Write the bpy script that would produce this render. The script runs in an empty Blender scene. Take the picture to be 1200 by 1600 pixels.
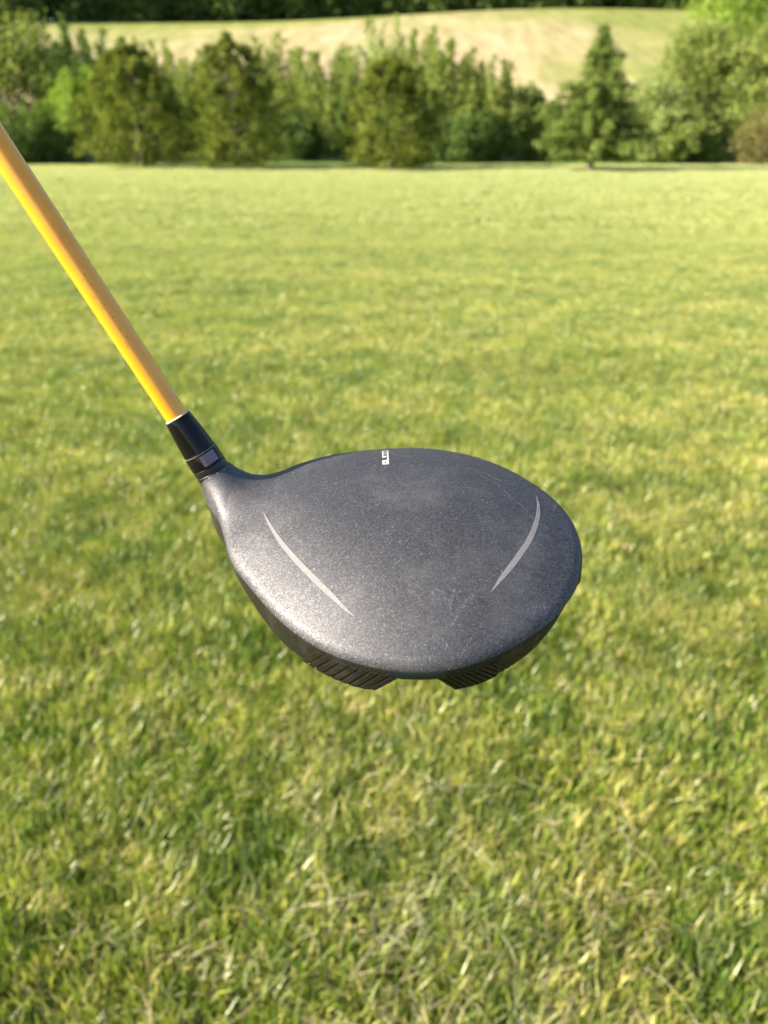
import bpy, bmesh, math, random
import numpy as np
from mathutils import Vector, Matrix
from mathutils import noise as mn

R = math.radians
sc = bpy.context.scene
col = sc.collection
random.seed(7)
rng = np.random.default_rng(11)

# ------------------------------------------------------------------ camera
CAM = Vector((0, 0, 1.5))
cd = bpy.data.cameras.new('camera')
cam = bpy.data.objects.new('camera', cd)
col.objects.link(cam)
cam.location = CAM
cam.rotation_euler = (R(63.5), 0, 0)
cd.sensor_fit = 'VERTICAL'
cd.sensor_height = 36
cd.lens = 27.05
cd.clip_start = .01
cd.clip_end = 900
cd.dof.use_dof = True
cd.dof.focus_distance = .262
cd.dof.aperture_fstop = 12.0
sc.camera = cam

# ------------------------------------------------------------------ light
SUN_EL = 28.0
SUN_DIR = Vector((-.92, -.17, 0)).normalized() * math.cos(R(SUN_EL)) + Vector((0, 0, math.sin(R(SUN_EL))))
w = bpy.data.worlds.new('World')
sc.world = w
w.use_nodes = True
wn = w.node_tree.nodes
wl = w.node_tree.links
sky = wn.new('ShaderNodeTexSky')
sky.sky_type = 'NISHITA'
sky.sun_disc = False
sky.sun_elevation = R(SUN_EL)
sky.sun_rotation = math.atan2(SUN_DIR.x, SUN_DIR.y)
sky.altitude = 200
sky.air_density = 1.0
sky.dust_density = 1.6
bg = wn['Background']
bg.inputs['Strength'].default_value = .075
wl.new(sky.outputs[0], bg.inputs[0])
sd = bpy.data.lights.new('sun', 'SUN')
sd.energy = 5.0
sd.angle = R(.6)
sd.color = (1, .86, .66)
sun = bpy.data.objects.new('sun', sd)
col.objects.link(sun)
sun.location = (-20, -6, 20)
sun.rotation_euler = SUN_DIR.to_track_quat('Z', 'Y').to_euler()
vs = sc.view_settings
vs.view_transform = 'Standard'
vs.look = 'None'
vs.exposure = 1.85
vs.gamma = 1
vs.use_curve_mapping = False
sc.cycles.use_denoising = True
sc.cycles.max_bounces = 6
sc.cycles.diffuse_bounces = 3
sc.cycles.transmission_bounces = 3
sc.cycles.transparent_max_bounces = 6
sc.cycles.use_adaptive_sampling = True
sc.cycles.adaptive_threshold = .015


# ------------------------------------------------------------------ helpers
def tag(o, label=None, cat=None, group=None, kind=None):
    for k, v in (('label', label), ('category', cat), ('group', group), ('kind', kind)):
        if v:
            o[k] = v
    return o


def mesh_obj(name, V, F, mat, parent=None, smooth=False):
    me = bpy.data.meshes.new(name)
    me.from_pydata([tuple(v) for v in V], [], [tuple(f) for f in F])
    me.update()
    if smooth:
        me.shade_smooth()
    o = bpy.data.objects.new(name, me)
    if mat:
        me.materials.append(mat)
    col.objects.link(o)
    o.parent = parent
    return o


def np_mesh(name, V, Q, mat, smooth=False, attr=None):
    """V (n,3), Q (m,4) int; quick mesh from arrays of quads; attr = (name, per-vertex rgba)"""
    me = bpy.data.meshes.new(name)
    V = np.asarray(V, np.float32)
    Q = np.asarray(Q, np.int32)
    me.vertices.add(len(V))
    me.vertices.foreach_set('co', V.ravel())
    me.loops.add(Q.size)
    me.loops.foreach_set('vertex_index', Q.ravel())
    me.polygons.add(len(Q))
    k = Q.shape[1]
    me.polygons.foreach_set('loop_start', np.arange(0, Q.size, k, dtype=np.int32))
    me.polygons.foreach_set('loop_total', np.full(len(Q), k, np.int32))
    me.polygons.foreach_set('use_smooth', np.full(len(Q), smooth, bool))
    if attr is not None:
        a = me.attributes.new(attr[0], 'FLOAT_COLOR', 'POINT')
        a.data.foreach_set('color', np.asarray(attr[1], np.float32).ravel())
    me.update(calc_edges=True)
    if mat:
        me.materials.append(mat)
    return me


def empty(name, loc):
    o = bpy.data.objects.new(name, None)
    o.empty_display_size = .1
    o.location = loc
    col.objects.link(o)
    return o


class NT:
    """small node helper"""
    def __init__(s, name):
        s.m = bpy.data.materials.new(name)
        s.m.use_nodes = True
        s.t = s.m.node_tree
        s.b = s.t.nodes['Principled BSDF']
        s.out = s.t.nodes['Material Output']

    def n(s, typ, **kw):
        nd = s.t.nodes.new('ShaderNode' + typ)
        for k, v in kw.items():
            if k in nd.inputs:
                nd.inputs[k].default_value = v
            else:
                setattr(nd, k, v)
        return nd

    def l(s, a, b):
        s.t.links.new(a, b)

    def set(s, **kw):
        for k, v in kw.items():
            s.b.inputs[k.replace('_', ' ')].default_value = v

    def noise(s, vec, scale, detail=3, rough=.5):
        nd = s.n('TexNoise', Scale=scale, Detail=detail, Roughness=rough)
        s.l(vec, nd.inputs['Vector'])
        return nd.outputs['Fac']

    def ramp(s, fac, stops):
        nd = s.n('ValToRGB')
        r = nd.color_ramp
        while len(r.elements) < len(stops):
            r.elements.new(.5)
        for e, (p, c) in zip(r.elements, stops):
            e.position = p
            e.color = (c[0], c[1], c[2], 1) if not isinstance(c, (int, float)) else (c, c, c, 1)
        s.l(fac, nd.inputs[0])
        return nd.outputs[0]

    def mix(s, f, a, b, mode='MIX'):
        nd = s.n('Mix', data_type='RGBA', blend_type=mode)
        for sock, v in ((nd.inputs[0], f), (nd.inputs[6], a), (nd.inputs[7], b)):
            if isinstance(v, (int, float)):
                sock.default_value = v
            elif isinstance(v, tuple):
                sock.default_value = (*v[:3], 1)
            else:
                s.l(v, sock)
        return nd.outputs[2]

    def math(s, op, a, b=0., clamp=False):
        nd = s.n('Math', operation=op, use_clamp=clamp)
        for sock, v in ((nd.inputs[0], a), (nd.inputs[1], b)):
            if isinstance(v, (int, float)):
                sock.default_value = v
            else:
                s.l(v, sock)
        return nd.outputs[0]


def simple(name, colr, rough=.5, metal=0., coat=0., spec=.5):
    t = NT(name)
    t.set(Base_Color=(*colr, 1), Roughness=rough, Metallic=metal, Coat_Weight=coat)
    t.b.inputs['Specular IOR Level'].default_value = spec
    t.b.inputs['Coat Roughness'].default_value = .05
    return t.m


# ------------------------------------------------------------------ terrain
def smooth(a, b, x):
    t = np.clip((x - a) / (b - a), 0, 1)
    return t * t * (3 - 2 * t)


def ground_z(x, y):
    x = np.asarray(x, float)
    y = np.asarray(y, float)
    z = .018 * np.sin(x * .9 + .4 * y) * np.sin(y * .7 + 1.3) + .03 * np.sin(x * .21 + 2) * np.sin(y * .17)
    z = z * smooth(2, 8, y) * (1 - smooth(30, 40, y))
    z = z - .04 * smooth(35.5, 42, y) * (1 - smooth(52, 60, y))
    crest = 160 - .0045 * np.clip(x, -200, 200) ** 2 * .5
    h = (18.9 + 2.7 * np.exp(-((x - 28) / 42) ** 2)) * smooth(0, 1, (y - 50) / (crest + 22 - 50)) ** .92
    h = h + (.6 * np.sin(x * .05 + 1) * np.sin(y * .06)) * smooth(60, 90, y)
    return z + h


def grid_mesh(name, xs, ys, mat):
    Xg, Yg = np.meshgrid(xs, ys)
    Z = ground_z(Xg, Yg)
    V = np.stack([Xg, Yg, Z], -1).reshape(-1, 3)
    nx, ny = len(xs), len(ys)
    i = np.arange(nx * ny).reshape(ny, nx)
    Q = np.stack([i[:-1, :-1], i[:-1, 1:], i[1:, 1:], i[1:, :-1]], -1).reshape(-1, 4)
    return np_mesh(name, V, Q, mat, True)


def ground_material():
    t = NT('ground_cover')
    geo = t.n('NewGeometry')
    pos = geo.outputs['Position']
    sep = t.n('SeparateXYZ')
    t.l(pos, sep.inputs[0])
    y = sep.outputs['Y']
    x = sep.outputs['X']
    n1 = t.noise(pos, .9, 5, .6)
    n2 = t.noise(pos, 14, 4, .6)
    lawn = t.ramp(n1, [(.3, (.045, .065, .012)), (.7, (.09, .10, .025))])
    lawn = t.mix(n2, lawn, (.11, .12, .035))
    # unmown green verge beyond the mown lawn
    rough = t.ramp(t.noise(pos, .8, 5, .6), [(.3, (.07, .13, .02)), (.7, (.15, .22, .05))])
    f1 = t.math('MULTIPLY', t.math('SUBTRACT', y, 39.), .5, True)
    c = t.mix(f1, lawn, rough)
    # hay field on the hill: pale straw patches and green ones
    mp = t.n('Mapping')
    mp.inputs['Scale'].default_value = (.035, .055, .05)
    t.l(pos, mp.inputs[0])
    nf = t.noise(mp.outputs[0], 1.0, 6, .62)
    mp2 = t.n('Mapping')
    mp2.inputs['Scale'].default_value = (.5, .09, .1)
    mp2.inputs['Rotation'].default_value = (0, 0, R(12))
    t.l(pos, mp2.inputs[0])
    nst = t.noise(mp2.outputs[0], 1.0, 5, .65)
    straw = t.ramp(nst, [(.3, (.22, .19, .09)), (.5, (.32, .27, .155)), (.7, (.40, .345, .225))])
    green = t.ramp(nst, [(.3, (.12, .16, .035)), (.75, (.26, .27, .085))])
    # greener to the right and along the top
    gx = t.math('MULTIPLY', t.math('SUBTRACT', x, 24.), .045)
    gt = t.math('MULTIPLY', t.math('SUBTRACT', y, 133.), .030)
    gy = t.math('MAXIMUM', gx, gt)
    gy = t.math('MAXIMUM', gy, -.6)
    ff = t.math('ADD', t.math('MULTIPLY', t.math('SUBTRACT', nf, .5), 2.6), t.math('ADD', gy, .42))
    ff = t.math('MULTIPLY', ff, 1.2, True)
    field = t.mix(ff, straw, green)
    f2 = t.math('MULTIPLY', t.math('SUBTRACT', y, 56.), .12, True)
    c = t.mix(f2, c, field)
    t.l(c, t.b.inputs['Base Color'])
    t.set(Roughness=.9)
    t.b.inputs['Specular IOR Level'].default_value = .15
    bmp = t.n('Bump', Strength=.6, Distance=.03)
    t.l(n2, bmp.inputs['Height'])
    t.l(bmp.outputs[0], t.b.inputs['Normal'])
    return t.m


xs = np.concatenate([np.linspace(-420, -32, 40)[:-1], np.linspace(-32, 32, 129), np.linspace(32, 420, 40)[1:]])
ys = np.concatenate([np.linspace(-60, -2, 12)[:-1], np.linspace(-2, 64, 140), np.linspace(64, 480, 90)[1:]])
gme = grid_mesh('ground', xs, ys, ground_material())
ground = bpy.data.objects.new('ground', gme)
col.objects.link(ground)
tag(ground, 'mown lawn ground rising behind the trees to a pale hay field', kind='structure')


# ------------------------------------------------------------------ grass
def blade_material():
    t = NT('grass_blades')
    at = t.n('Attribute', attribute_name='tint')
    geo = t.n('NewGeometry')
    pos = geo.outputs['Position']
    n1 = t.noise(pos, 1.1, 4, .6)
    n2 = t.noise(pos, .22, 3, .6)
    # patches of drier turf, and patches of deeper green
    f = t.ramp(n1, [(.42, 0), (.68, 1)])
    dry = t.mix(.5, at.outputs['Color'], (.36, .31, .12))
    c = t.mix(t.math('MULTIPLY', f, .62), at.outputs['Color'], dry)
    f2 = t.ramp(n2, [(.3, 1), (.6, 0)])
    c = t.mix(t.math('MULTIPLY', f2, .3), c, (.10, .20, .018))
    # small darker and paler tussocks
    n3 = t.noise(pos, 12., 4, .7)
    n4 = t.noise(pos, 3.6, 3, .6)
    c = t.mix(1., c, t.ramp(n4, [(.36, (.62, .76, .62)), (.5, (1, 1, 1)), (.66, (1.16, 1.10, 1.2))]), 'MULTIPLY')
    mpb = t.n('Mapping')
    mpb.inputs['Scale'].default_value = (.07, 1.1, 0)
    t.l(pos, mpb.inputs[0])
    nb = t.noise(mpb.outputs[0], 1., 2, .5)
    c = t.mix(1., c, t.ramp(nb, [(.38, (.84, .88, .80)), (.62, (1.12, 1.08, 1.15))]), 'MULTIPLY')
    c = t.mix(1., c, t.ramp(n3, [(.36, (.52, .64, .52)), (.5, (1, 1, 1)), (.64, (1.45, 1.32, 1.7))]), 'MULTIPLY')
    # far lawn painted paler with distance for its sheen at grazing view
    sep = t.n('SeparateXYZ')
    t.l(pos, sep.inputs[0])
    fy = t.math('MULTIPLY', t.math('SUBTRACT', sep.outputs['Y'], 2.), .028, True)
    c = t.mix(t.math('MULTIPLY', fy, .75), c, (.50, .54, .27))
    dif = t.n('BsdfDiffuse')
    tr = t.n('BsdfTranslucent')
    gl = t.n('BsdfGlossy', Roughness=.36)
    t.l(c, dif.inputs[0])
    tc = t.mix(1., c, (1.0, 1.08, .6), 'MULTIPLY')
    t.l(tc, tr.inputs[0])
    gl.inputs[0].default_value = (.8, .85, .75, 1)
    m1 = t.n('MixShader')
    m1.inputs[0].default_value = .40
    t.l(dif.outputs[0], m1.inputs[1])
    t.l(tr.outputs[0], m1.inputs[2])
    m2 = t.n('MixShader')
    m2.inputs[0].default_value = .05
    t.l(m1.outputs[0], m2.inputs[1])
    t.l(gl.outputs[0], m2.inputs[2])
    t.l(m2.outputs[0], t.out.inputs[0])
    return t.m


BLADE = blade_material()


def blade_patch(name, size, n, length, width, seed, straw=.13):
    g = np.random.default_rng(seed)
    x = (g.random(n) - .5) * size
    y = (g.random(n) - .5) * size
    # tufts: pull points towards tuft centres, vary height by tuft
    k = max(4, int(size * size * 190))
    tc = (g.random((k, 2)) - .5) * size
    idx = g.integers(0, k, n)
    pull = g.random(n) ** .6 * .88
    x = x * (1 - pull) + (tc[idx, 0] + g.normal(0, .018, n)) * pull
    y = y * (1 - pull) + (tc[idx, 1] + g.normal(0, .018, n)) * pull
    tuft_h = g.uniform(.40, 1.35, k)[idx]
    tuft_lean = g.uniform(-.30, .30, (k, 2))[idx]
    L = length * tuft_h * g.uniform(.5, 1.3, n)
    W = width * g.uniform(.6, 1.3, n)
    ang = g.random(n) * 2 * np.pi
    lean = np.stack([np.cos(ang), np.sin(ang)], -1) * g.uniform(.05, .50, n)[:, None] + tuft_lean
    isdry = g.random(n) < straw
    lean[isdry] *= 1.9
    side = np.stack([-np.sin(ang), np.cos(ang)], -1)
    a2 = g.uniform(-.7, .7, n)
    side = side * np.cos(a2)[:, None] + np.stack([np.cos(ang), np.sin(ang)], -1) * np.sin(a2)[:, None]
    V = np.zeros((n, 6, 3))
    for j, (tt, ww) in enumerate(((0, .8), (.55, 1.0), (1, .12))):
        c = np.zeros((n, 3))
        bend = tt ** 1.6
        ln = np.hypot(lean[:, 0], lean[:, 1])
        hz = tt * (1 - .28 * bend * np.clip(ln, 0, 1.6))
        c[:, 0] = x + lean[:, 0] * L * bend
        c[:, 1] = y + lean[:, 1] * L * bend
        c[:, 2] = L * np.maximum(hz, .12 * tt)
        V[:, 2 * j, :] = c
        V[:, 2 * j + 1, :] = c
        V[:, 2 * j, :2] -= side * (W * ww / 2)[:, None]
        V[:, 2 * j + 1, :2] += side * (W * ww / 2)[:, None]
    b = np.arange(n)[:, None] * 6
    Q = np.concatenate([b + np.array([[0, 1, 3, 2]]), b + np.array([[2, 3, 5, 4]])])
    pal = np.array([(.10, .19, .012), (.21, .31, .020), (.37, .43, .045), (.62, .60, .16), (.14, .23, .03)])
    cc = pal[g.integers(0, len(pal), n)] * g.uniform(.75, 1.2, (n, 1))
    dryc = np.array([(.50, .42, .20), (.42, .33, .15), (.55, .50, .30)])
    cc[isdry] = dryc[g.integers(0, 3, isdry.sum())]
    C = np.ones((n, 6, 4))
    C[:, :, :3] = cc[:, None, :]
    C[:, 0:2, :3] = cc[:, None, :] * .55 + np.array([.10, .085, .03]) * .45   # straw-brown sheath at the base, also darkened for shade between blades
    C[:, 4:6, :3] = cc[:, None, :] * .8 + np.array([.40, .38, .16]) * .2   # drier cut tip
    return np_mesh(name, V.reshape(-1, 3), Q, BLADE, False, ('tint', C.reshape(-1, 4)))


def scatter_group(name, protos, pts_scale_rng):
    """geometry nodes: instances the proto objects on the mesh vertices of the carrier"""
    ng = bpy.data.node_groups.new(name, 'GeometryNodeTree')
    ng.interface.new_socket('Geometry', in_out='INPUT', socket_type='NodeSocketGeometry')
    ng.interface.new_socket('Geometry', in_out='OUTPUT', socket_type='NodeSocketGeometry')
    N = ng.nodes
    L = ng.links
    gi = N.new('NodeGroupInput')
    go = N.new('NodeGroupOutput')
    g2i = N.new('GeometryNodeGeometryToInstance')
    for o in protos:
        oi = N.new('GeometryNodeObjectInfo')
        oi.inputs['Object'].default_value = o
        oi.transform_space = 'ORIGINAL'
        L.new(oi.outputs['Geometry'], g2i.inputs[0])
    iop = N.new('GeometryNodeInstanceOnPoints')
    L.new(gi.outputs[0], iop.inputs['Points'])
    L.new(g2i.outputs[0], iop.inputs['Instance'])
    iop.inputs['Pick Instance'].default_value = True
    ri = N.new('FunctionNodeRandomValue')
    ri.data_type = 'INT'
    ri.inputs['Min'].default_value = 0
    ri.inputs['Max'].default_value = len(protos) - 1
    for s in ri.outputs:
        if s.type == 'INT' and s.enabled:
            L.new(s, iop.inputs['Instance Index'])
    rr = N.new('FunctionNodeRandomValue')
    rr.data_type = 'FLOAT_VECTOR'
    rr.inputs['Min'].default_value = (0, 0, 0)
    rr.inputs['Max'].default_value = (0, 0, 6.283)
    rr.inputs['Seed'].default_value = 3
    L.new(rr.outputs[0], iop.inputs['Rotation'])
    rs = N.new('FunctionNodeRandomValue')
    rs.data_type = 'FLOAT'
    for s in rs.inputs:
        if s.enabled and s.name == 'Min':
            s.default_value = pts_scale_rng[0]
        if s.enabled and s.name == 'Max':
            s.default_value = pts_scale_rng[1]
    for s in rs.outputs:
        if s.enabled:
            L.new(s, iop.inputs['Scale'])
            break
    L.new(iop.outputs[0], go.inputs[0])
    return ng


def scatter(name, label, cat, meshes, P, srng):
    protos = [bpy.data.objects.new(m.name, m) for m in meshes]      # never linked to the scene
    me = bpy.data.meshes.new(name)
    me.from_pydata([tuple(p) for p in P], [], [])
    o = bpy.data.objects.new(name, me)
    col.objects.link(o)
    md = o.modifiers.new('scatter', 'NODES')
    md.node_group = scatter_group(name, protos, srng)
    tag(o, label, cat, kind='stuff')
    return o


def wedge_points(y0, y1, step, margin, g):
    P = []
    y = y0
    while y < y1:
        hw = .5 * (.895 * max(y, 0) + .67) + margin
        x = -hw
        while x < hw:
            px = x + g.uniform(-.3, .3) * step
            py = y + g.uniform(-.3, .3) * step
            P.append((px, py, float(ground_z(px, py))))
            x += step
        y += step
    return P


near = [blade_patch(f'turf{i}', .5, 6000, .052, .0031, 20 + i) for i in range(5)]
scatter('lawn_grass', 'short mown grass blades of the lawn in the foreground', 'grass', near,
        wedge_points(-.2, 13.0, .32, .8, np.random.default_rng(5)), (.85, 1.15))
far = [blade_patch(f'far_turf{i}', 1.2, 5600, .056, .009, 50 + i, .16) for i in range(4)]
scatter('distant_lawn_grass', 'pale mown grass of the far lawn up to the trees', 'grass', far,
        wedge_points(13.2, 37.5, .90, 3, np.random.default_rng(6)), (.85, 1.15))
rough = [blade_patch(f'verge{i}', 2.0, 2600, .24, .03, 80 + i, .06) for i in range(3)]
scatter('verge_grass', 'taller unmown green grass at the foot of the hedge', 'grass', rough,
        [(x + random.uniform(-.6, .6), y, float(ground_z(x, y))) for y in np.arange(44.5, 60, 1.4) for x in np.arange(-34, 34, 1.4)], (.7, 1.8))

# dry stalks and clippings lying on the turf
g = np.random.default_rng(9)
SV, SQ, SC = [], [], []
for i in range(1400):
    y = .8 + 4.2 * g.random() ** 1.3
    x = g.uniform(-1, 1) * (.5 * (.895 * y + .67) + .3)
    if g.random() < .5:      # denser drift to the right of centre, as on a raked line
        x = g.normal(.16, .26)
        y = .82 + abs(g.normal(0, .42))
    a = g.random() * math.pi * 2
    Ls = g.uniform(.03, .14)
    wd = g.uniform(.0008, .0018)
    z = g.uniform(.022, .052)
    tilt = g.uniform(-.35, .5)
    kink = g.uniform(-.9, .9)
    pts = [np.array([x, y, z])]
    for j in range(3):
        aa = a + kink * j * .5
        pts.append(pts[-1] + np.array([math.cos(aa), math.sin(aa), tilt * (1 - j * .6)]) * Ls / 3)
    b = len(SV)
    for j, p in enumerate(pts):
        s = np.array([-math.sin(a + kink * j * .5), math.cos(a + kink * j * .5), .3]) * wd / 2
        SV += [p - s, p + s]
    for j in range(3):
        SQ.append((b + 2 * j, b + 2 * j + 1, b + 2 * j + 3, b + 2 * j + 2))
    cc = [(.62, .53, .33), (.55, .44, .24), (.66, .62, .42)][g.integers(0, 3)]
    SC += [(*cc, 1)] * 8
sme = np_mesh('straw', SV, SQ, BLADE, False, ('tint', SC))
so = bpy.data.objects.new('dry_stalks', sme)
col.objects.link(so)
tag(so, 'pale dry stalks and clippings scattered on the mown grass', 'clippings', kind='stuff')


# ------------------------------------------------------------------ trees
def leaf_material(name, dark, mid, light, trans=.3):
    t = NT(name)
    geo = t.n('NewGeometry')
    n1 = t.noise(geo.outputs['Position'], 1.3, 3, .6)
    c1 = t.ramp(geo.outputs['Random Per Island'], [(0, dark), (.55, mid), (1, light)])
    f = t.ramp(n1, [(.35, 0), (.65, 1)])
    c = t.mix(t.math('MULTIPLY', f, .5), c1, light)
    dif = t.n('BsdfDiffuse')
    tr = t.n('BsdfTranslucent')
    t.l(c, dif.inputs[0])
    t.l(t.mix(1., c, (1.0, 1.1, .55), 'MULTIPLY'), tr.inputs[0])
    m1 = t.n('MixShader')
    m1.inputs[0].default_value = trans
    t.l(dif.outputs[0], m1.inputs[1])
    t.l(tr.outputs[0], m1.inputs[2])
    t.l(m1.outputs[0], t.out.inputs[0])
    return t.m


LM = {
    'cedar': leaf_material('cedar_leaf', (.06, .088, .014), (.12, .155, .028), (.23, .265, .06), .30),
    'dark': leaf_material('dark_leaf', (.06, .10, .032), (.11, .17, .05), (.18, .25, .08), .42),
    'mid': leaf_material('mid_leaf', (.10, .145, .035), (.19, .245, .06), (.31, .36, .12), .42),
    'lime': leaf_material('lime_leaf', (.13, .22, .03), (.24, .36, .06), (.36, .46, .12), .4),
    'spruce': leaf_material('spruce_leaf', (.07, .11, .025), (.15, .21, .05), (.26, .32, .10), .4),
    'pale': leaf_material('pale_leaf', (.16, .22, .06), (.27, .34, .11), (.38, .43, .20), .4),
    'silver': leaf_material('silver_leaf', (.12, .17, .07), (.22, .28, .13), (.33, .38, .20)),
    'brown': leaf_material('brown_twig_leaf', (.09, .09, .03), (.15, .14, .05), (.23, .20, .09)),
    'wood': leaf_material('far_wood_leaf', (.05, .09, .03), (.09, .15, .045), (.16, .22, .07)),
}


def bark_material():
    t = NT('bark')
    geo = t.n('NewGeometry')
    mp = t.n('Mapping')
    mp.inputs['Scale'].default_value = (9, 9, 2)
    t.l(geo.outputs['Position'], mp.inputs[0])
    n = t.noise(mp.outputs[0], 2, 5, .65)
    t.l(t.ramp(n, [(.3, (.07, .055, .04)), (.7, (.24, .20, .16))]), t.b.inputs['Base Color'])
    t.set(Roughness=.9)
    return t.m


BARK = bark_material()


def tube(V, F, pts, rad, k=7):
    b = len(V)
    n = len(pts)
    for i, p in enumerate(pts):
        d = (Vector(pts[min(i + 1, n - 1)]) - Vector(pts[max(i - 1, 0)])).normalized()
        a = d.orthogonal().normalized()
        c = d.cross(a)
        for j in range(k):
            t = 2 * math.pi * j / k
            V.append(Vector(p) + (a * math.cos(t) + c * math.sin(t)) * rad[i])
    for i in range(n - 1):
        for j in range(k):
            F.append((b + i * k + j, b + i * k + (j + 1) % k, b + (i + 1) * k + (j + 1) % k, b + (i + 1) * k + j))


def leaf_cloud(centers, per, spread, size, g, up=0., aspect=.55):
    """quads around clump centres; centers (n,3), spread (n,) radius"""
    n = len(centers) * per
    c = np.repeat(centers, per, 0)
    s = np.repeat(spread, per)
    off = g.normal(0, 1, (n, 3)) * (s * .55)[:, None]
    p = c + off
    d = g.normal(0, 1, (n, 3))
    d[:, 2] += up
    d /= np.linalg.norm(d, axis=1)[:, None]
    e = g.normal(0, 1, (n, 3))
    e -= d * (e * d).sum(1)[:, None]
    e /= np.linalg.norm(e, axis=1)[:, None]
    L = size * g.uniform(.6, 1.4, n)[:, None]
    V = np.stack([p, p + d * L * .5 + e * L * aspect * .5, p + d * L, p + d * L * .5 - e * L * aspect * .5], 1)
    Q = np.arange(n * 4).reshape(n, 4)
    return V.reshape(-1, 3), Q


def crown_centers(kind, h, r, g):
    """clump centres and clump radii for a crown of height h and half-width r"""
    C, S = [], []
    if kind == 'conifer':            # bushy cone, feathery rising tips, open gaps
        n = 330
        for i in range(n):
            t = g.random() ** 1.2
            z = .02 * h + t * h * .97
            prof = float(np.interp(t, (0, .1, .29, .53, .76, .93, 1), (.76, .95, 1.0, .84, .60, .34, .10))) * r * 1.04
            a = g.random() * 6.283
            lobe = 1 + .22 * math.sin(3 * a + 5 * t + r * 7) + .12 * math.sin(7 * a - 9 * t)
            rr = prof * lobe * (1 - .55 * g.random() ** 2.2)
            C.append((math.cos(a) * rr, math.sin(a) * rr, z + .12 * rr))
            S.append(.10 + .17 * (1 - t))
        for i in range(26):          # wispy leaders
            a = g.random() * 6.283
            t = g.uniform(.35, 1)
            rr = (1 - t) ** .7 * r * 1.08
            for k in range(4):
                C.append((math.cos(a) * rr, math.sin(a) * rr, t * h + k * .10))
                S.append(.07)
    elif kind == 'spruce':           # tiers of drooping boughs with air between
        tiers = 13
        for i in range(tiers):
            t = i / (tiers - 1)
            z = h * (.15 + .84 * t)
            R_ = r * (1 - t) ** .7 * min(1, .68 + 1.3 * t) * g.uniform(.85, 1.12) + .08
            nb = int(6 + 8 * (1 - t))
            a0 = g.random() * 6.28
            for b in range(nb):
                a = a0 + 6.283 * b / nb + g.normal(0, .12)
                Lb = R_ * g.uniform(.45, 1.15)
                m = max(2, int(Lb / .16))
                for k in range(m):
                    q = (k + .6) / m
                    C.append((math.cos(a) * Lb * q, math.sin(a) * Lb * q, z - .16 * Lb * q + .10 * q * q * Lb + g.normal(0, .04)))
                    S.append(.11 + .05 * (1 - q))
    elif kind == 'droop':            # arching limbs with hanging sprays
        for i in range(46):
            a = g.random() * 6.283
            t = g.uniform(.15, 1)
            top = h * (.55 + .45 * t)
            out = r * g.uniform(.45, 1.1)
            for k in range(10):
                q = k / 9
                rr = out * q
                z = top * (.75 + .25 * math.sin(q * 2.4)) - (q ** 2.2) * top * .45
                C.append((math.cos(a) * rr, math.sin(a) * rr, max(z, .15)))
                S.append(.12 + .08 * q)
    elif kind == 'upright':          # many thin upright stems, uneven plumes
        for i in range(62):
            a = g.random() * 6.283
            rb = r * math.sqrt(g.random())
            top = h * (1 - .45 * (rb / r) ** 2) * g.uniform(.72, 1.03)
            lx, ly = math.cos(a) * rb, math.sin(a) * rb
            k = 0
            z = .2
            while z < top:
                q = z / top
                w = .38 * math.sin(min(q * 2.6 + .35, 3.0))
                C.append((lx * (.6 + .5 * q) + g.normal(0, .06), ly * (.6 + .5 * q) + g.normal(0, .06), z))
                S.append(max(w, .07))
                z += .26
    else:                            # 'round': lumpy broadleaf crown down to near the ground
        nl = 20
        lobes = []
        for i in range(nl):
            a = g.random() * 6.283
            zz = g.uniform(.14, .86)
            prof = math.sin(min(1, zz * 1.05 + .18) * math.pi * .93) ** .6
            rr = r * prof * g.uniform(.25, .8)
            lobes.append((math.cos(a) * rr, math.sin(a) * rr, h * zz, r * g.uniform(.26, .48)))
        for lx, ly, lz, lr in lobes:
            lr = min(lr, max(.25, (h - lz) * .95))
            for k in range(34):
                d = g.normal(0, 1, 3)
                d /= np.linalg.norm(d)
                q = lr * (1 - .5 * g.random() ** 2)
                z = lz + d[2] * q * .95
                if z < .05:
                    continue
                C.append((lx + d[0] * q, ly + d[1] * q, z))
                S.append(lr * .26)
    return np.array(C), np.array(S)


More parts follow.
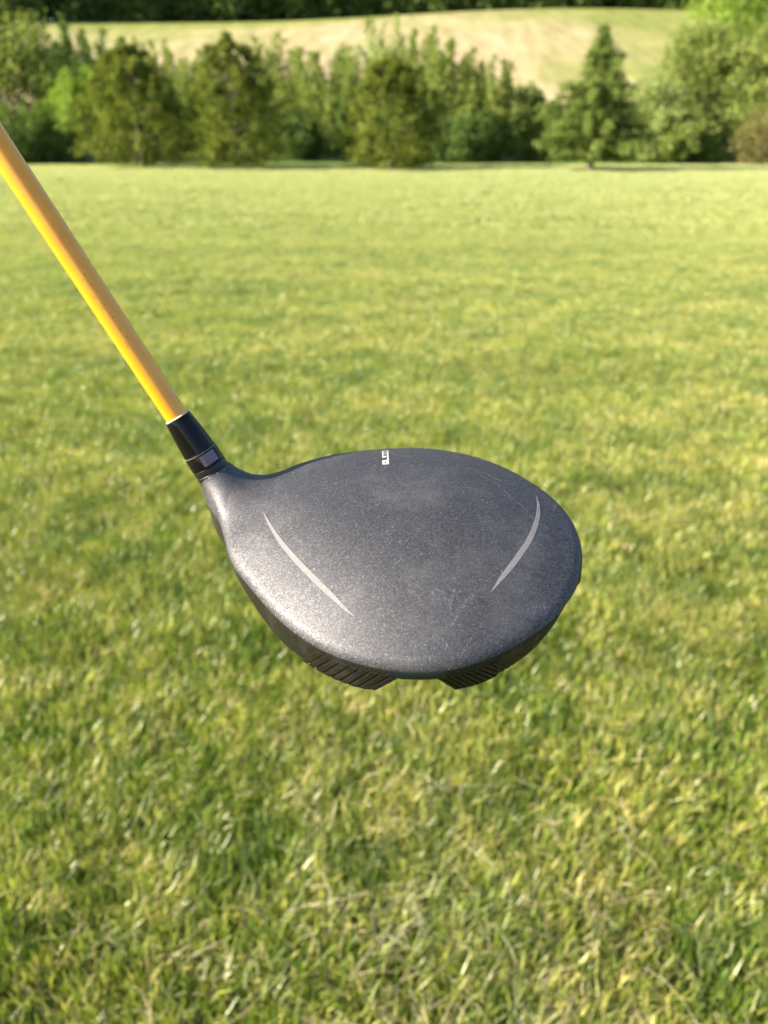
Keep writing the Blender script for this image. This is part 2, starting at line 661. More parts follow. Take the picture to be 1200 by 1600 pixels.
def make_tree(name, kind, leaf, h, r, loc, label, cat, seed, group=None, per=26, size=.12, rot=0., trunk=True):
    g = np.random.default_rng(seed)
    C, S = crown_centers(kind, h, r, g)
    lean = g.normal(0, .02, 2)
    C[:, 0] += lean[0] * C[:, 2]
    C[:, 1] += lean[1] * C[:, 2]
    V, Q = leaf_cloud(C, per, S, size, g, up={'conifer': .9, 'spruce': .1, 'droop': -.7, 'upright': .8}.get(kind, .1),
                      aspect={'conifer': .45, 'spruce': .34, 'droop': .32}.get(kind, .55))
    V[:, 2] = np.maximum(V[:, 2], .01)
    root = empty(name, loc)
    root.rotation_euler.z = rot
    cr = bpy.data.objects.new('crown', np_mesh('crown', V, Q, LM[leaf]))
    col.objects.link(cr)
    cr.parent = root
    if trunk:
        TV, TF = [], []
        n = 7
        pts = [(lean[0] * h * i / n + .03 * math.sin(i * 2 + seed), lean[1] * h * i / n, h * .9 * i / n - .1) for i in range(n + 1)]
        r0 = .018 * h + .03
        tube(TV, TF, pts, [r0 * (1 - .88 * i / n) * (1.35 if i == 0 else 1) for i in range(n + 1)], 9)
        nlimb = 26 if kind in ('conifer', 'spruce') else 16
        for i in range(nlimb):
            j = int(g.integers(0, len(C)))
            tz = C[j, 2] * (.8 if kind != 'spruce' else .98)
            q = min(max(tz / (h * .9), .04), .98)
            base = Vector((lean[0] * h * q * .9, lean[1] * h * q * .9, tz - .05))
            if kind in ('round', 'droop', 'upright'):
                base.z = min(tz, h * .45) * .6
            tip = Vector(C[j])
            mid = base.lerp(tip, .5) + Vector((g.normal(0, .05), g.normal(0, .05), .05))
            rr = r0 * .34 * (1 - .6 * q)
            tube(TV, TF, [base, mid, tip], [rr, rr * .65, rr * .25], 5)
        mesh_obj('trunk', TV, TF, BARK, root, True)
    tag(root, label, cat, group)
    return root


def gz(x, y):
    return float(ground_z(x, y))


T = [
    # name, kind, leaf, x, y, h, r, label, category, leaves per clump, leaf size
    ('conifer', 'conifer', 'cedar', -10.26, 36.0, 4.4, 2.1, 'bushy yellow-green conifer nearest the golf shaft, leftmost of three at the lawn edge', 'conifer', 42, .15),
    ('conifer', 'conifer', 'cedar', -6.12, 35.0, 4.5, 2.0, 'bushy yellow-green conifer in the middle of the row of three at the lawn edge', 'conifer', 42, .15),
    ('conifer', 'conifer', 'cedar', .31, 34.5, 3.9, 1.85, 'bushy yellow-green conifer standing above the club head, rightmost of the row of three', 'conifer', 42, .15),
    ('spruce_tree', 'spruce', 'spruce', 8.09, 33.0, 4.75, 2.6, 'open pyramid-shaped spruce with a short bare trunk standing alone on the lawn edge', 'spruce', 34, .17),
    ('broadleaf_tree', 'round', 'mid', -19.6, 44.0, 8.0, 4.3, 'large dark broadleaf tree filling the upper left corner of the picture', 'tree', 32, .19),
    ('drooping_shrub', 'droop', 'lime', -14.6, 42.0, 4.6, 2.0, 'bright lime-green shrub with drooping sprays between the dark left tree and the first conifer', 'shrub', 26, .16),
    ('broadleaf_tree', 'upright', 'dark', -17.0, 50.0, 7.2, 2.9, 'dark tree rising behind the lime-green drooping shrub', 'tree', 30, .18),
    ('upright_shrub', 'upright', 'mid', -13.3, 50.0, 6.3, 3.3, 'tall dark feathery shrub behind the leftmost conifer', 'shrub', 26, .17),
    ('upright_shrub', 'upright', 'mid', -9.3, 46.0, 5.2, 2.9, 'mid-green shrub filling the gap between the left and middle conifers', 'shrub', 26, .16),
    ('round_shrub', 'upright', 'mid', -6.4, 50.0, 6.2, 3.3, 'feathery green shrub behind the middle conifer', 'shrub', 30, .17),
    ('upright_shrub', 'upright', 'mid', -3.2, 47.0, 5.8, 3.2, 'dark green feathery shrub between the middle and right conifers', 'shrub', 26, .17),
    ('upright_shrub', 'upright', 'pale', -.3, 50.0, 7.4, 2.9, 'tallest feathery shrub, its plumes rising behind the right conifer', 'shrub', 26, .17),
    ('broadleaf_tree', 'upright', 'mid', 2.4, 46.0, 6.5, 3.4, 'broad green tree just right of the right conifer', 'tree', 30, .18),
    ('round_shrub', 'upright', 'mid', 5.2, 45.0, 5.1, 2.9, 'feathery shrub forming the second step of the hedge falling to the right', 'shrub', 30, .17),
    ('round_shrub', 'upright', 'mid', 7.2, 44.5, 3.5, 2.1, 'low dark shrub at the right foot of the hedge, left of the spruce', 'shrub', 30, .17),
    ('round_shrub', 'round', 'lime', 9.2, 44.0, 2.5, 2.0, 'low bright yellow-green shrub seen behind the lone spruce', 'shrub', 24, .16),
    ('upright_shrub', 'upright', 'pale', 13.2, 43.0, 4.1, 2.1, 'pale feathery shrub just right of the lone spruce', 'shrub', 24, .16),
    ('broadleaf_tree', 'round', 'mid', 16.6, 45.0, 6.5, 3.1, 'green tree between the pale feathery shrub and the large right tree', 'tree', 32, .18),
    ('broadleaf_tree', 'round', 'mid', 19.6, 42.5, 6.6, 3.4, 'large green tree at the right edge of the picture', 'tree', 32, .18),
    ('twiggy_shrub', 'upright', 'brown', 17.2, 38.5, 2.6, 1.3, 'low brownish twiggy shrub in front of the large right tree', 'shrub', 10, .12),
    ('broadleaf_tree', 'round', 'lime', 28.5, 72.0, 12.6, 5.2, 'bright green tree on the slope at the top right of the picture', 'tree', 30, .24),
    ('broadleaf_tree', 'round', 'silver', 24.0, 53.0, 9.6, 3.2, 'silvery grey-green tree in the upper right corner', 'tree', 30, .2),
    ('broadleaf_tree', 'round', 'dark', -25.2, 43.0, 7.2, 3.4, 'dark tree out of view beyond the large left broadleaf tree, added for its shadow', 'tree', 26, .2),  # unseen tree, added to cast shade from the left
    ('round_shrub', 'upright', 'dark', -17.3, 41.5, 2.9, 2.2, 'low dark shrub at the foot of the large dark left tree', 'shrub', 28, .16),
    ('round_shrub', 'round', 'mid', -12.9, 45.5, 2.9, 2.3, 'low green shrub behind the leftmost conifer, right of the drooping shrub', 'shrub', 26, .16),
    ('round_shrub', 'round', 'mid', 11.2, 46.0, 2.4, 2.3, 'low green shrub between the spruce and the pale feathery shrub', 'shrub', 26, .16),
    ('round_shrub', 'round', 'mid', 14.6, 42.0, 2.6, 2.0, 'low green shrub at the foot of the right-hand trees', 'shrub', 26, .16),
    ('round_shrub', 'round', 'dark', -1.6, 44.0, 2.6, 2.6, 'low dark shrub left of the right conifer', 'shrub', 28, .16),
    ('round_shrub', 'round', 'dark', -5.4, 45.5, 2.6, 2.8, 'low dark shrub just right of the middle conifer', 'shrub', 28, .16),
    ('round_shrub', 'round', 'dark', 3.6, 43.5, 2.5, 2.4, 'low dark shrub right of the right conifer at the foot of the hedge', 'shrub', 28, .16),
]
for i, (nm, kind, leaf, x, y, h, r, label, cat, per, size) in enumerate(T):
    make_tree(nm, kind, leaf, h, r, (x, y, gz(x, y) - .02), label, cat, 100 + i * 7, None, per, size, rot=i * 1.3)

# far woodland along the top of the field: one mass
g = np.random.default_rng(77)
CC, SS = [], []
for i in range(170):
    x = -105 + 210 * (i % 85) / 84 + g.normal(0, .7)
    y = 166 - .0022 * x * x + g.uniform(-2, 3) + 8 * (i // 85)
    hh = g.uniform(14, 19) + 5 * (i // 85)
    rr = g.uniform(2.6, 4.0)
    zb = gz(x, y)
    for k in range(150):
        d = g.normal(0, 1, 3)
        d /= np.linalg.norm(d)
        q = 1 - .4 * g.random() ** 2
        CC.append((x + d[0] * rr * q, y + d[1] * rr * q, max(zb + .2, zb + hh * .46 + d[2] * hh * .5 * q)))
        SS.append(.85)
V, Q = leaf_cloud(np.array(CC), 12, np.array(SS), 1.3, g)
fw = bpy.data.objects.new('distant_woodland', np_mesh('distant_woodland', V, Q, LM['wood']))
col.objects.link(fw)
tag(fw, 'dark band of woodland along the top of the hay field', 'woodland', kind='stuff')

# ------------------------------------------------------------------ golf club
# head frame: x heel to toe, y towards the face, z up from the crown rim plane; millimetres
Xl = Vector((.9961947, -.02255757, .08418598))
Yl = Vector((0, .96592583, .25881905))
Zl = Vector((-.08715574, -.25783416, .96225019))
P0 = CAM + Vector((.00713478, .23188361, -.1355439))
club = empty('golf_club', (0, 0, 0))
club.matrix_world = Matrix.Translation(P0) @ Matrix((Xl, Yl, Zl)).transposed().to_4x4()
tag(club, 'golf driver with charcoal flaked head and orange shaft held up over the lawn', 'golf club')

COEF = [59.739, -0.989, 5.268, 3.04, -4.794, 0.188, 2.34, 0.034, -1.148, 0.404, 0.328, -0.037, -0.175, -0.084, 0.176, 0.001, -0.017, 0.055, 0.109]
OX, OY = 0., 8.
HT = 13.


def rim(t):
    r = COEF[0] + 0 * t
    for k in range(1, 10):
        r = r + COEF[2 * k - 1] * np.cos(k * t) + COEF[2 * k] * np.sin(k * t)
    return r


SK_T = [-30, 0, 30, 60, 90, 120, 150, 165, 180, 187, 192, 198, 205, 212, 220, 230, 240, 250, 256, 265, 270, 280.5, 285.5, 292, 300, 310, 316, 321, 327, 331, 345, 360, 390]
SK_H = [3.0, 14, 34, 42, 43, 40, 26, 12, 8.5, 10, 12, 14.6, 16.4, 16.2, 15.2, 14.6, 14.5, 14.3, 13.6, 5.5, 5.0, 5.0, 11.8, 12.3, 11.9, 11, 9.4, 7.0, 3.6, 2.6, 5, 14, 34]


def skirt(t):
    d = np.degrees(t) % 360
    return np.interp(np.where(d > 345, d - 360, d), SK_T, SK_H)


def smax(a, b, k):
    h = np.clip(k - np.abs(a - b), 0, None) / k
    return np.maximum(a, b) + h * h * k * .25


def top(s):
    s1 = np.clip(s, 0, 1)
    return HT * (1 - s1 ** 2.3) - .5 * HT * 2.3 / 60 * np.clip(s - 1, 0, None) * 60


A0 = np.array([-75.554, 50.393, 10.764])
AX = np.array([-.40481506, .30435076, .86226178])


def sdf(P):
    x, y, z = P[..., 0], P[..., 1], P[..., 2]
    rho = np.hypot(x - OX, y - OY)
    th = np.arctan2(y - OY, x - OX)
    Rm = rim(th)
    s = rho / Rm
    a = (z - top(s)) * .92
    bulge = np.clip(-z, 0, None)
    b = rho - Rm - .0
    hk = skirt(th)
    s1 = np.clip(s, 0, 1)
    c = (-z - (hk + np.clip(38 - hk, 0, None) * (1 - s1 ** 1.5))) * .8
    f = smax(smax(a, b, 3.6), c, 2.5)
    # hosel neck: cone along the shaft axis, flaring into the heel
    d = P - A0
    t = d @ AX
    tc = np.clip(t, -22, 3)
    q = d - tc[..., None] * AX - (np.clip(-tc - 5, 0, None) / 25)[..., None] * np.array([-.3, -1.8, 0])
    rr = 6.55 + np.clip(-tc - 4, 0, None) * .17
    n = np.linalg.norm(q, axis=-1) - rr
    cap = t + 3.2
    n = np.maximum(n, cap)
    k = 17.5
    h = np.clip(k - np.abs(f - n), 0, None) / k
    u = np.minimum(f, n) - h * h * k * .25
    return np.maximum(u, cap)


def surface_net(fn, lo, hi, step):
    ax = [np.arange(lo[i], hi[i] + step, step) for i in range(3)]
    G = np.stack(np.meshgrid(*ax, indexing='ij'), -1)
    F = np.empty(G.shape[:3])
    for i in range(G.shape[0]):
        F[i] = fn(G[i])
    ins = F < 0
    n0, n1, n2 = (k - 1 for k in F.shape)
    acc = np.zeros((n0, n1, n2, 3))
    cnt = np.zeros((n0, n1, n2))
    corners = [(i, j, k) for i in (0, 1) for j in (0, 1) for k in (0, 1)]
    sl = lambda c: (slice(c[0], c[0] + n0), slice(c[1], c[1] + n1), slice(c[2], c[2] + n2))
    for a in range(8):
        for b in range(a + 1, 8):
            ca, cb = corners[a], corners[b]
            if sum(abs(ca[i] - cb[i]) for i in range(3)) != 1:
                continue
            fa, fb = F[sl(ca)], F[sl(cb)]
            m = (fa < 0) != (fb < 0)
            t = np.where(m, fa / np.where(m, fa - fb, 1), 0)
            for i in range(3):
                acc[..., i] += np.where(m, ca[i] + t * (cb[i] - ca[i]), 0)
            cnt += m
    act = cnt > 0
    vid = -np.ones((n0, n1, n2), int)
    vid[act] = np.arange(act.sum())
    cell = np.argwhere(act)
    V = (cell + acc[act] / cnt[act][:, None]) * step + np.array(lo)
    Qs = []
    for axis in range(3):
        o = [i for i in range(3) if i != axis]
        A_ = [slice(0, k) for k in F.shape]
        B_ = [slice(0, k) for k in F.shape]
        A_[axis] = slice(0, F.shape[axis] - 1)
        B_[axis] = slice(1, F.shape[axis])
        fa, fb = ins[tuple(A_)], ins[tuple(B_)]
        e = np.argwhere(fa != fb)
        ok = (e[:, o[0]] > 0) & (e[:, o[1]] > 0) & (e[:, o[0]] < F.shape[o[0]] - 1) & (e[:, o[1]] < F.shape[o[1]] - 1)
        e = e[ok]
        sgn = fa[e[:, 0], e[:, 1], e[:, 2]]
        q = []
        for du, dv in ((0, 0), (-1, 0), (-1, -1), (0, -1)):
            c = e.copy()
            c[:, o[0]] += du
            c[:, o[1]] += dv
            q.append(vid[c[:, 0], c[:, 1], c[:, 2]])
        q = np.stack(q, 1)
        flip = sgn if axis != 1 else ~sgn
        q[~flip] = q[~flip][:, ::-1]
        Qs.append(q)
    Q = np.concatenate(Qs)
    e = .05

    def grad(P):
        return np.stack([(fn(P + d) - fn(P - d)) / (2 * e) for d in np.eye(3) * e], -1)
    for _ in range(3):
        gr = grad(V)
        fv = fn(V)
        V = V - gr * np.clip(fv / np.maximum((gr ** 2).sum(1), .2), -.5, .5)[:, None]
    gr = grad(V)
    return V, Q, gr / np.linalg.norm(gr, axis=1)[:, None]


HV, HQ, HN = surface_net(sdf, (-92, -56, -46), (70, 74, 16), .8)


def flake_material(name, base, rough, dust):
    t = NT(name)
    tc = t.n('TexCoord')
    obj = tc.outputs['Object']
    vo = t.n('TexVoronoi', Scale=3100.)
    t.l(obj, vo.inputs['Vector'])
    sp = t.n('SeparateColor')
    t.l(vo.outputs['Color'], sp.inputs[0])
    v2 = t.n('TexVoronoi', Scale=1900.)
    t.l(obj, v2.inputs['Vector'])
    sp2 = t.n('SeparateColor')
    t.l(v2.outputs['Color'], sp2.inputs[0])
    fl = t.ramp(sp.outputs[0], [(0, .55), (.6, .94), (.93, 1.45), (1, 1.9)])
    fl2 = t.ramp(sp2.outputs[0], [(0, .85), (.97, 1.1), (1, 1.7)])
    c = t.mix(1., (base[0], base[1], base[2]), fl, 'MULTIPLY')
    c = t.mix(1., c, fl2, 'MULTIPLY')
    # faint handling marks and dust
    smu = t.noise(obj, 38, 6, .68)
    fine = t.noise(obj, 420, 5, .7)
    sm = t.ramp(smu, [(.50, 0), (.80, 1)])
    dustf = t.math('MULTIPLY', sm, t.math('MULTIPLY', fine, dust))
    c = t.mix(dustf, c, (.42, .42, .43))
    t.l(c, t.b.inputs['Base Color'])
    t.set(Metallic=.80)
    ro = t.math('ADD', t.math('MULTIPLY', smu, .10), rough - .05)
    t.l(ro, t.b.inputs['Roughness'])
    t.b.inputs['Coat Weight'].default_value = .0
    t.b.inputs['Coat Roughness'].default_value = .32
    # flakes tip the normal a little each
    geo = t.n('NewGeometry')
    vm = t.n('VectorMath', operation='SUBTRACT')
    t.l(vo.outputs['Color'], vm.inputs[0])
    vm.inputs[1].default_value = (.5, .5, .5)
    vs_ = t.n('VectorMath', operation='SCALE')
    t.l(vm.outputs[0], vs_.inputs[0])
    vs_.inputs['Scale'].default_value = .11
    va = t.n('VectorMath', operation='ADD')
    t.l(geo.outputs['Normal'], va.inputs[0])
    t.l(vs_.outputs[0], va.inputs[1])
    vn = t.n('VectorMath', operation='NORMALIZE')
    t.l(va.outputs[0], vn.inputs[0])
    t.l(vn.outputs[0], t.b.inputs['Normal'])
    return t.m


M_CROWN = flake_material('charcoal_flake_crown', (.084, .087, .100), .60, .35)
M_SOLE = flake_material('shaded_flake_sole', (.04, .038, .036), .48, .5)  # same flaked paint as the crown, colour darkened for its shading
M_RIB = flake_material('dark_rib', (.045, .042, .035), .45, .5)
M_GAP = simple('groove_shade_black', (.004, .004, .004), .8, 0, 0, .1)  # black colour stands for the shade in the shallow grooves
M_GLOSS = simple('gloss_black', (.003, .003, .0035), .07, 0, 0., .3)
M_TEAL = simple('dark_teal_strip', (.002, .009, .012), .4, .0, .2)
M_SILVER = None


def split_head():
    bm = bmesh.new()
    me = np_mesh('head', HV / 1000, HQ, None, True)
    bm.from_mesh(me)
    cuts = []
    for name, clear_outer, mat in (('crown', False, M_CROWN), ('sole', True, M_SOLE)):
        b = bm.copy()
        bmesh.ops.bisect_plane(b, geom=b.verts[:] + b.edges[:] + b.faces[:], plane_co=(0, 0, -.0016), plane_no=(0, 0, 1),
                               clear_outer=clear_outer, clear_inner=not clear_outer)
        m = bpy.data.meshes.new(name)
        b.to_mesh(m)
        b.free()
        co = np.zeros(len(m.vertices) * 3)
        m.vertices.foreach_get('co', co)
        P = co.reshape(-1, 3) * 1000
        e = .06
        gr = np.stack([(sdf(P + d) - sdf(P - d)) for d in np.eye(3) * e], -1)
        gr /= np.linalg.norm(gr, axis=1)[:, None]
        m.shade_smooth()
        m.normals_split_custom_set_from_vertices([tuple(v) for v in gr])
        m.materials.append(mat)
        o = bpy.data.objects.new(name, m)
        col.objects.link(o)
        o.parent = club
        cuts.append(o)
    bm.free()
    return cuts


crown, sole = split_head()


def crown_pt(x, y, lift=0.):
    """point on the real crown surface above (x, y), with its normal"""
    zs = np.linspace(-8, 18, 261)
    P = np.stack([np.full_like(zs, x), np.full_like(zs, y), zs], -1)
    f = sdf(P)
    ins = np.where(f < 0)[0]
    if len(ins) == 0:
        return None
    i = min(ins[-1], len(zs) - 2)
    z = zs[i] + (zs[i + 1] - zs[i]) * (-f[i]) / (f[i + 1] - f[i])
    p = np.array([x, y, z])
    e = .06
    n = np.array([sdf(p + d) - sdf(p - d) for d in np.eye(3) * e])
    n /= np.linalg.norm(n)
    return p + n * lift


def catmull(P, m=6):
    P = [np.array(p, float) for p in P]
    P = [2 * P[0] - P[1]] + P + [2 * P[-1] - P[-2]]
    out = []
    for i in range(1, len(P) - 2):
        for j in range(m):
            t = j / m
            a, b, c, d = P[i - 1:i + 3]
            out.append(.5 * (2 * b + (c - a) * t + (2 * a - 5 * b + 4 * c - d) * t * t + (3 * b - a - 3 * c + d) * t ** 3))
    out.append(P[-2])
    return out


def ribbon(name, pts, mat, parent, lift=.12, m=6):
    """thin inlay following the crown; pts (x, y, width)"""
    C = catmull(pts, m)
    V, F = [], []
    cols = 5
    for i, c in enumerate(C):
        a = C[max(i - 1, 0)][:2]
        b = C[min(i + 1, len(C) - 1)][:2]
        d = (b - a) / np.linalg.norm(b - a)
        s = np.array([-d[1], d[0]])
        wdt = max(c[2] * .9, .02)
        for j in range(cols):
            u = j / (cols - 1) - .5
            q = c[:2] + s * wdt * u
            hgt = lift * .6 if 0 < j < cols - 1 else -.05
            if j in (1, cols - 2):
                q = c[:2] + s * wdt * (.46 if u > 0 else -.46)
            V.append(crown_pt(q[0], q[1], hgt) / 1000)
    for i in range(len(C) - 1):
        for j in range(cols - 1):
            k = i * cols + j
            F.append((k, k + 1, k + cols + 1, k + cols))
    return mesh_obj(name, V, F, mat, parent, False)


def silver_material():
    t = NT('crescent_grey')
    tc = t.n('TexCoord')
    f = t.noise(tc.outputs['Object'], 900, 3, .6)
    t.l(t.ramp(f, [(.3, (.12, .12, .13)), (.7, (.165, .165, .18))]), t.b.inputs['Base Color'])
    t.set(Metallic=.0, Roughness=.6)
    return t.m


M_SILVER = silver_material()
ribbon('crescent_inlay', [(-52.22, 26.65, 0), (-49.29, 19.58, .94), (-46.37, 13.25, 1.39), (-42.62, 6.38, 1.81), (-37.36, -1.71, 2.1), (-32.42, -8.5, 2.17), (-27.71, -14.64, 2.13), (-23.89, -19.24, 1.89), (-20.42, -23.5, 1.34), (-17.68, -26.46, .82), (-15.4, -28.6, 0)], M_SILVER, club, .3)
ribbon('crescent_inlay', [(49.4, 27., .15), (49.2, 21.2, .95), (48.1, 14.4, 1.6), (46.0, 7.5, 1.95), (43.24, .83, 2.08), (40.37, -4.29, 2.16), (35.63, -11.62, 2.12), (31.45, -17.18, 1.46), (27.39, -22.7, 0)], M_SILVER, club)


# scratches and scuffs worn into the paint
def scuff_material():
    t = NT('scuff')
    tc = t.n('TexCoord')
    vo = t.noise(tc.outputs['Object'], 1500, 3, .7)
    t.l(t.ramp(vo, [(.3, (.12, .12, .13)), (.7, (.24, .24, .24))]), t.b.inputs['Base Color'])
    t.set(Roughness=.6, Metallic=.2)
    al = t.ramp(t.noise(tc.outputs['Object'], 1400, 4, .75), [(.46, 0), (.64, .6)])
    t.l(al, t.b.inputs['Alpha'])
    return t.m


M_SCUFF = scuff_material()
M_NICK = simple('nick_dark', (.01, .01, .01), .8)
SCR = [([(14.37, -34.17), (16.72, -29.57), (20.92, -24.81), (26.43, -20.1)], 1.5), ([(14.15, -29.21), (15.07, -24.99), (16.56, -21.22)], 1.5),
       ([(22.0, -34.88), (18.2, -40.05), (15.95, -43.2)], .6), ([(56.13, 28.58), (56.09, 24.36), (54.03, 18.03)], 1.2),
       ([(-3.63, 55.99), (-.28, 53.81), (5.52, 51.67)], .9), ([(9.02, -21.67), (11.99, -22.83), (14.71, -27.13)], .8),
       ([(42.68, 14.4), (43.1, 13.0), (43.62, 11.43)], .35), ([(26.53, -12.77), (27.5, -13.2), (28.36, -13.13)], .35),
       ([(37.62, 23.03), (42.74, 18.19), (46.27, 11.07)], .7), ([(30, 36), (36, 30), (40, 22)], .6), ([(20, 44), (30, 40), (38, 33)], .7),
       ([(-6, -41.5), (1, -42.6), (8.5, -42.5)], 1.6)]
for pts, wd in SCR:
    ribbon('scratch', [(p[0], p[1], wd * (.5 if i in (0, len(pts) - 1) else 1.1)) for i, p in enumerate(pts)], M_SCUFF, club, .08, 5)
ribbon('nick', [(-62.6, 11.6, .15), (-61.9, 13.6, .5), (-60.9, 15.4, .2)], M_NICK, club, .06, 4)

# small specks
SPV, SPF = [], []
g = np.random.default_rng(4)
for i in range(70):
    t = g.random() * 6.283
    q = math.sqrt(g.random()) * .95
    rr = float(rim(np.array(t))) * q
    x, y = OX + rr * math.cos(t), OY + rr * math.sin(t)
    a = g.random() * 3.14
    L_ = g.uniform(.15, .7)
    W_ = g.uniform(.05, .12)
    dx, dy = math.cos(a), math.sin(a)
    b = len(SPV)
    ok = [crown_pt(x + dx * L_ * u - dy * W_ * v, y + dy * L_ * u + dx * W_ * v, .05) for u, v in ((-1, -1), (1, -1), (1, 1), (-1, 1))]
    SPV += [p / 1000 for p in ok]
    SPF.append((b, b + 1, b + 2, b + 3))
o = mesh_obj('speck', SPV, SPF, simple('speck_pale', (.2, .2, .21), .5, .3), club)
o['kind'] = 'stuff'

# alignment lettering on the crown, reading sideways from the face edge
M_WHITE = simple('white_print', (.42, .42, .43), .5)
LX0, LX1, LY0, LY1 = -7.0, -4.5, 45.4, 61.3


def letter(rects, name='letter'):
    """rects in letter cells: u 0..1 across, v 0..1 along the word (metres of crown)"""
    V, F = [], []
    for u0, u1, v0, v1 in rects:
        b = len(V)
        nu, nv = 3, 4
        for i in range(nu + 1):
            for j in range(nv + 1):
                u = u0 + (u1 - u0) * i / nu
                v = v0 + (v1 - v0) * j / nv
                x = LX0 + (LX1 - LX0) * u - .04 * (v * (LY1 - LY0))
                y = LY0 + (LY1 - LY0) * v
                V.append(crown_pt(x, y, .08) / 1000)
        for i in range(nu):
            for j in range(nv):
                k = b + i * (nv + 1) + j
                F.append((k, k + 1, k + nv + 2, k + nv + 1))
    return mesh_obj(name, V, F, M_WHITE, club)


letter([(0, 1, 0, .07), (0, 1, .20, .27), (0, .36, .07, .20), (.56, 1, .07, .20)])          # square sign with a slit
letter([(.76, 1, .27, .52), (.0, .55, .45, .52), (.0, .22, .52, .58)])                        # hooked sign
letter([(0, .18, .58, 1.0), (.82, 1, .52, 1.0), (.18, .82, .52, .565), (.18, .82, .71, .755), (.18, .82, .86, .89), (.18, .82, .97, 1.0)])  # ladder-shaped sign


# ribs on the two rear rails of the sole
def skirt_pt(td, z, out):
    t = R(td)
    rr = float(rim(np.array(t))) + out
    return Vector(((OX + rr * math.cos(t)) / 1000, (OY + rr * math.sin(t)) / 1000, z / 1000))


def rib(t_top, t_bot, z_top, z_bot, wdeg, out=.55, name='rib'):
    V, F = [], []
    n = 5
    for i in range(n + 1):
        q = i / n
        td = t_top + (t_bot - t_top) * q
        z = z_top + (z_bot - z_top) * q
        for dw, ou in ((-.5, -.6), (-.5, out * .7), (-.38, out), (.38, out), (.5, out * .7), (.5, -.6)):
            V.append(skirt_pt(td + dw * wdeg, z, ou))
    for i in range(n):
        for j in range(5):
            k = i * 6 + j
            F.append((k, k + 6, k + 7, k + 1))
    F.append(tuple(range(6)))
    F.append(tuple(range(n * 6 + 5, n * 6 - 1, -1)))
    return mesh_obj(name, V, F, M_RIB, sole)


def sk(td):
    return float(skirt(np.array(R(td))))


def backing(t0, t1, name):
    """panel behind the ribs, coloured black for the groove shade"""
    V, F = [], []
    n = 40
    for i in range(n + 1):
        td = t0 + (t1 - t0) * i / n
        hh = sk(td)
        for z, ou in ((-4.2, -.3), (-4.5, .05), (-hh + .6, .05), (-hh - .02, -.25), (-hh - .0, -2.5)):
            V.append(skirt_pt(td, z, ou))
    for i in range(n):
        for j in range(4):
            k = i * 5 + j
            F.append((k, k + 1, k + 6, k + 5))
    return mesh_obj(name, V, F, M_GAP, sole, True)


backing(233, 264.2, 'groove_shade_panel')
backing(281.5, 299.5, 'groove_shade_panel')
for i in range(9):
    tb = 226.5 + i * 3.75
    tt = tb + 9.5
    rib(tt, tb, -3.6, -sk(tb) + .4, 2.75, .22)
for i in range(11):
    tb = 285.6 + i * 2.0
    tt = tb - 6.0
    rib(tt, tb, -3.9, -sk(tb) + .5 + .11 * i, 1.4, .16)
# smooth dark strip between the rails
V, F = [], []
for i in range(17):
    td = 263.5 + (282.2 - 263.5) * i / 16
    for z, ou in ((-1.3, -.15), (-1.7, .12), (-2.6, .26), (-4.2, .22), (-4.9, -.1), (-5.3, -1.2)):
        V.append(skirt_pt(td, z, ou))
for i in range(16):
    for j in range(5):
        k = i * 6 + j
        F.append((k, k + 1, k + 7, k + 6))
mesh_obj('rear_strip', V, F, M_TEAL, sole, True)

# ---- hosel sleeve, ring, ferrule, shaft: lathed on the shaft axis
AXV = Vector(AX)
A0V = Vector(A0)
PX = AXV.cross(Vector((0, 1, 0))).normalized()
PY = AXV.cross(PX)


def lathe(name, prof, mat, parent, k=48, caps=True):
    """prof: (t along the axis, radius) in mm"""
    V, F = [], []
    for t, r in prof:
        for j in range(k):
            a = 2 * math.pi * j / k
            V.append((A0V + AXV * t + (PX * math.cos(a) + PY * math.sin(a)) * r) / 1000)
    for i in range(len(prof) - 1):
        for j in range(k):
            F.append((i * k + j, i * k + (j + 1) % k, (i + 1) * k + (j + 1) % k, (i + 1) * k + j))
    if caps:
        F.append(tuple(range(k))[::-1])
        F.append(tuple(range((len(prof) - 1) * k, len(prof) * k)))
    o = mesh_obj(name, V, F, mat, parent, True)
    o.data.set_sharp_from_angle(angle=R(35))
    return o


M_HOSEL = simple('hosel_satin_black', (.012, .012, .014), .38, .3)
lathe('hosel_collar', [(-8, 5.8), (-6.2, 6.7), (-5.4, 7.02), (-4.9, 7.0), (-4.7, 6.75), (-4.3, 6.75), (-4.1, 6.98), (-2.8, 6.92), (-2.6, 6.7), (-2.2, 6.7), (-2.0, 6.92), (-.15, 6.88), (.0, 6.7), (.1, 5)], M_HOSEL, club)
ring = lathe('adapter_ring', [(.1, 5), (.12, 6.75), (.3, 6.95), (5.8, 6.85), (6.1, 6.7), (6.12, 5)], M_GLOSS, club)
lathe('seam_line', [(5.95, 6.2), (5.97, 6.88), (6.16, 6.88), (6.18, 6.2)], simple('seam_grey', (.25, .22, .18), .4, .5), ring)
# violet-grey reflection on the ring, painted as a curved patch
V, F = [], []
VREFL = []
for i in range(7):
    for j in range(2):
        VREFL.append((i, j))


def axis_angle_of(pvec):
    q = Vector(pvec) - A0V
    q -= AXV * q.dot(AXV)
    return math.atan2(q.dot(PY), q.dot(PX))


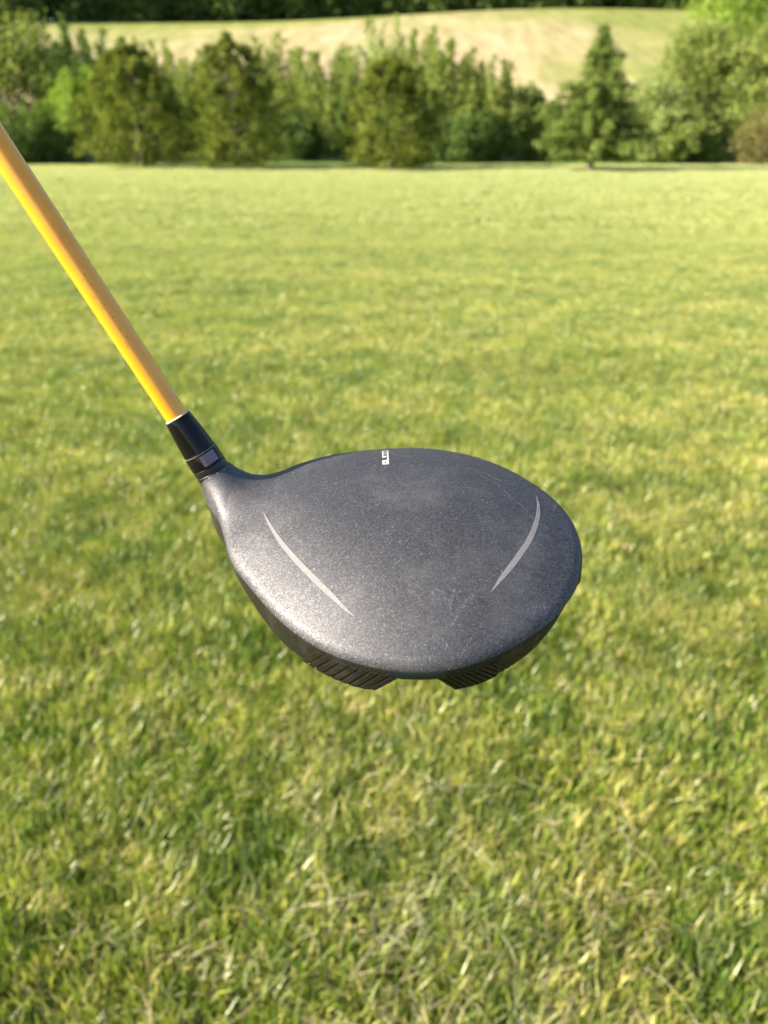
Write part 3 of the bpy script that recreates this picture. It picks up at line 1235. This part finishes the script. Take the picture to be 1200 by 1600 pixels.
view = Vector((0, -.55, .75))          # towards where the painted reflection faces, head frame
a_refl = axis_angle_of(A0V + Vector((.45, -.62, .55)) * 10)
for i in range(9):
    a = a_refl + R(-27 + 54 * i / 8)
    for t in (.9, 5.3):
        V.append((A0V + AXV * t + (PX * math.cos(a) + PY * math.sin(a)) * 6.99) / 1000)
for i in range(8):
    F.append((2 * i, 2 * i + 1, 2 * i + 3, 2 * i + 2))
refl = mesh_obj('reflection_patch', V, F, simple('violet_grey', (.13, .10, .14), .35, .3), ring, True)
lathe('ferrule', [(6.2, 5), (6.22, 6.45), (6.5, 6.68), (9, 6.5), (14, 6.1), (19, 5.55), (21.0, 5.3), (21.6, 5.1), (21.7, 4)], M_GLOSS, club, 64)
lathe('epoxy_bead', [(21.5, 4.3), (21.6, 4.85), (21.9, 4.95), (22.2, 4.55)], simple('epoxy_cream', (.6, .52, .4), .4), club)


def shaft_material():
    t = NT('orange_shaft')
    tc = t.n('TexCoord')
    obj = tc.outputs['Object']
    f = t.noise(obj, 120, 5, .7)
    t.l(t.ramp(f, [(.3, (.76, .30, .006)), (.7, (.83, .36, .010))]), t.b.inputs['Base Color'])
    t.set(Roughness=.34, Metallic=.0, Coat_Weight=.8)
    t.b.inputs['Coat Roughness'].default_value = .12
    bmp = t.n('Bump', Strength=.03, Distance=.0004)
    t.l(t.noise(obj, 300, 4, .7), bmp.inputs['Height'])
    t.l(bmp.outputs[0], t.b.inputs['Normal'])
    return t.m


prof = [(20.5, 4.45)] + [(22 + (1000 - 22) * i / 24, 4.45 + .0024 * (978 * i / 24)) for i in range(25)]
shaft = lathe('shaft', prof, shaft_material(), club, 40)
lathe('grip', [(940, 5), (941, 7.6), (950, 8.4), (1090, 11.5), (1140, 13.2), (1146, 12.6), (1148, 4)], simple('black_rubber', (.02, .02, .02), .8), club, 32)

# worn print and a chip on the shaft
a_face = axis_angle_of(A0V + Vector((.35, -.75, .5)) * 10)
M_WORN = simple('worn_brown_print', (.28, .12, .015), .5)
g = np.random.default_rng(3)
V, F = [], []
for i in range(26):
    t = g.uniform(50, 82)
    a = a_face + R(g.uniform(-32, 14))
    dt, da = g.uniform(.25, .8), R(g.uniform(1.5, 4.5))
    rr = 4.45 + .0024 * (t - 22) + .02
    b = len(V)
    for tt, aa in ((t, a), (t + dt, a + da * .3), (t + dt, a + da), (t, a + da * .7)):
        V.append((A0V + AXV * tt + (PX * math.cos(aa) + PY * math.sin(aa)) * rr) / 1000)
    F.append((b, b + 1, b + 2, b + 3))
o = mesh_obj('worn_print', V, F, M_WORN, shaft)
o['kind'] = 'stuff'
a_r = axis_angle_of(A0V + Vector((.85, .25, .3)) * 10)
V = []
for tt, aa in ((29, -6), (31.5, -10), (32.2, 4), (30.2, 10)):
    a = a_r + R(aa)
    V.append((A0V + AXV * tt + (PX * math.cos(a) + PY * math.sin(a)) * 4.5) / 1000)
mesh_obj('chip', V, [(0, 1, 2, 3)], simple('chip_white', (.85, .8, .6), .5), shaft)
